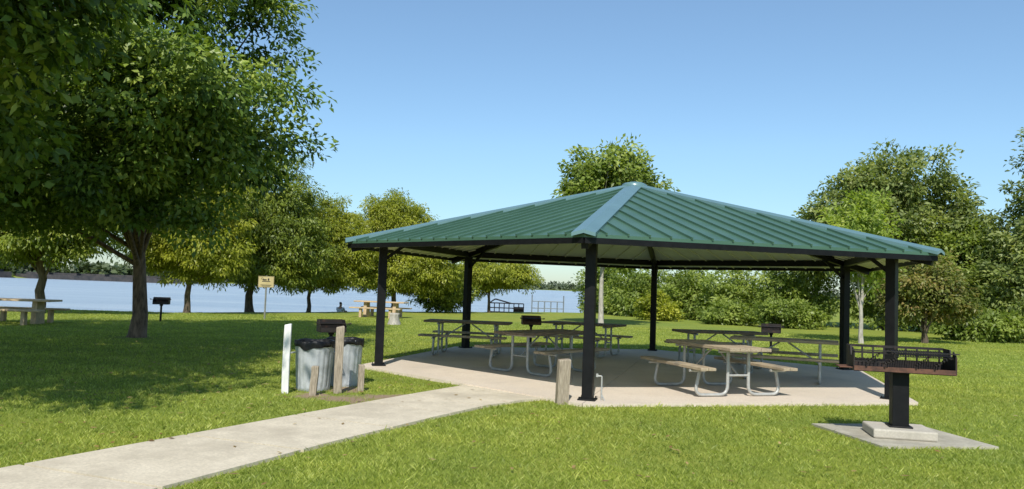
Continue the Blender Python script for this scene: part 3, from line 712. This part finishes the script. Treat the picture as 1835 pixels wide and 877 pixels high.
def bush(base, r, h, seed, mat, label, n=70):
    return make_tree('shrub', base, [(base[0], base[1], base[2]+h*.5, r, r*.8, h*.55), (base[0]+r*.5, base[1]-.3, base[2]+h*.35, r*.6, r*.6, h*.35)], n, 75, .3, .2, .10, .3, seed, mat, M['bark'], .06, .2, label, 'shrub', nlimb=6,
                     group='shrubs along the lawn edge')
bush((20.6, 34.5, 0), 1.9, 1.4, 41, M['leaf_mid'], 'bright green rounded shrub at the lawn edge', 120)
bush((24.3, 34.2, 0), 2.4, 2.3, 42, M['leaf_far'], 'olive green rounded shrub at the lawn edge', 150)
bush((8.6, 46, 0), 1.2, 1.5, 43, M['leaf_cyp'], 'bright green rounded shrub at the lawn edge', 80)
bush((14.6, 41.5, 0), 1.7, 1.5, 44, M['leaf_mid'], 'bright green rounded shrub at the lawn edge', 100)
bush((11.8, 43.5, 0), 1.5, 1.2, 45, M['leaf_mid'], 'bright green rounded shrub at the lawn edge', 90)
lob = []
rr = random.Random(5)
line = [(6.4, 56), (9, 50), (12, 47.5), (16, 45), (20, 42), (24, 39), (29, 37), (36, 35)]
for i in range(95):
    q = rr.random()*(len(line)-1); j = int(q); f = q-j
    x = line[j][0]*(1-f)+line[j+1][0]*f; y = line[j][1]*(1-f)+line[j+1][1]*f + rr.uniform(0, 4.5)
    hh = rr.uniform(.8, 1.8) + (0 if x < 14 else .8*rr.random())
    lob.append((x, y, hh, rr.uniform(1.0, 1.8), rr.uniform(1.0, 1.6), hh+.15))
V, t, C = crown_arrays(lob, 1800, 55, .45, .26, .12, .3, 51, zmin=.05, rpow=.35)
o = quads_obj('shrub_thicket', V, t, M['leaf_mid']); o['kind'] = 'stuff'; o['label'] = 'dense green thicket of shrubs edging the lawn'; o['category'] = 'thicket'
lob = []
for i in range(320):
    x = rr.uniform(-420, -95); y = float(shore(x))+rr.uniform(8, 30); lob.append((x, y, 1, rr.uniform(5, 9), 6, rr.uniform(2.5, 4.5)))
for i in range(90):
    x = rr.uniform(-95, 20); y = float(shore(x))+rr.uniform(8, 40); lob.append((x, y, 1, rr.uniform(7, 14), 8, rr.uniform(2.0, 3.5)*(y/600+.4)))
V, t, C = crown_arrays(lob, 5000, 18, 1.6, 2.2, 1.6, .1, 52, zmin=-.5, rpow=.5)
o = quads_obj('distant_woods', V, t, M['leaf_bank']); o['kind'] = 'stuff'; o['label'] = 'low dark line of woods on the far bank'; o['category'] = 'woods'
lob = []
for i in range(260):
    x = rr.uniform(-60, 900); y = rr.uniform(1260, 1340); lob.append((x, y, 2, rr.uniform(12, 26), 10, rr.uniform(6, 12)))
V, t, C = crown_arrays(lob, 4000, 14, 2.6, 4.2, 3, .1, 53, zmin=-.5, rpow=.5)
o = quads_obj('distant_woods', V, t, M['leaf_dist']); o['kind'] = 'stuff'; o['label'] = 'hazy line of woods far beyond the river'; o['category'] = 'woods'

# ------------------------------------------------------------------ camera, light
cd = bpy.data.cameras.new('Camera'); co = bpy.data.objects.new('Camera', cd); COL.objects.link(co)
cd.sensor_width = 36; cd.lens = 1400/1835*36; cd.clip_end = 6000; cd.clip_start = .05
Mx = Matrix.Translation((0, 0, 1.65)) @ Matrix.Rotation(D(90+3.13), 4, 'X') @ Matrix.Rotation(D(2.0), 4, 'Z')
co.matrix_world = Mx; sc.camera = co
Ld = Vector((.125, .958, -1)).normalized()
sl = bpy.data.lights.new('Sun', 'SUN'); sl.energy = 5.0; sl.angle = D(.5); sl.color = (1, .96, .88)
so = bpy.data.objects.new('Sun', sl); COL.objects.link(so); so.rotation_euler = Ld.to_track_quat('-Z', 'Y').to_euler()
w = bpy.data.worlds.new('World'); sc.world = w; w.use_nodes = True; nt = w.node_tree; nt.nodes.clear()
sk = nt.nodes.new('ShaderNodeTexSky'); sk.sky_type = 'NISHITA'; sk.sun_disc = False
sk.sun_elevation = math.asin(-Ld.z); sk.sun_rotation = D(187.4); sk.air_density = 1.0; sk.dust_density = .3; sk.ozone_density = 1.0
bgn = nt.nodes.new('ShaderNodeBackground'); bgn.inputs[1].default_value = .14
tcw = nt.nodes.new('ShaderNodeTexCoord'); sep = nt.nodes.new('ShaderNodeSeparateXYZ'); nt.links.new(tcw.outputs['Generated'], sep.inputs[0])
hz = ramp(nt, sep.outputs[2], [(0.0, (.56, .69, .81)), (.06, (.64, .79, .91)), (.18, (.84, 1.0, 1.08)), (.40, (1.02, 1.15, 1.18))])
tint = mixc(nt, 1.0, sk.outputs[0], hz.outputs[0], 'MULTIPLY')
wo = nt.nodes.new('ShaderNodeOutputWorld'); nt.links.new(tint, bgn.inputs[0]); nt.links.new(bgn.outputs[0], wo.inputs[0])
sc.view_settings.view_transform = 'Standard'; sc.view_settings.look = 'None'; sc.view_settings.exposure = 0
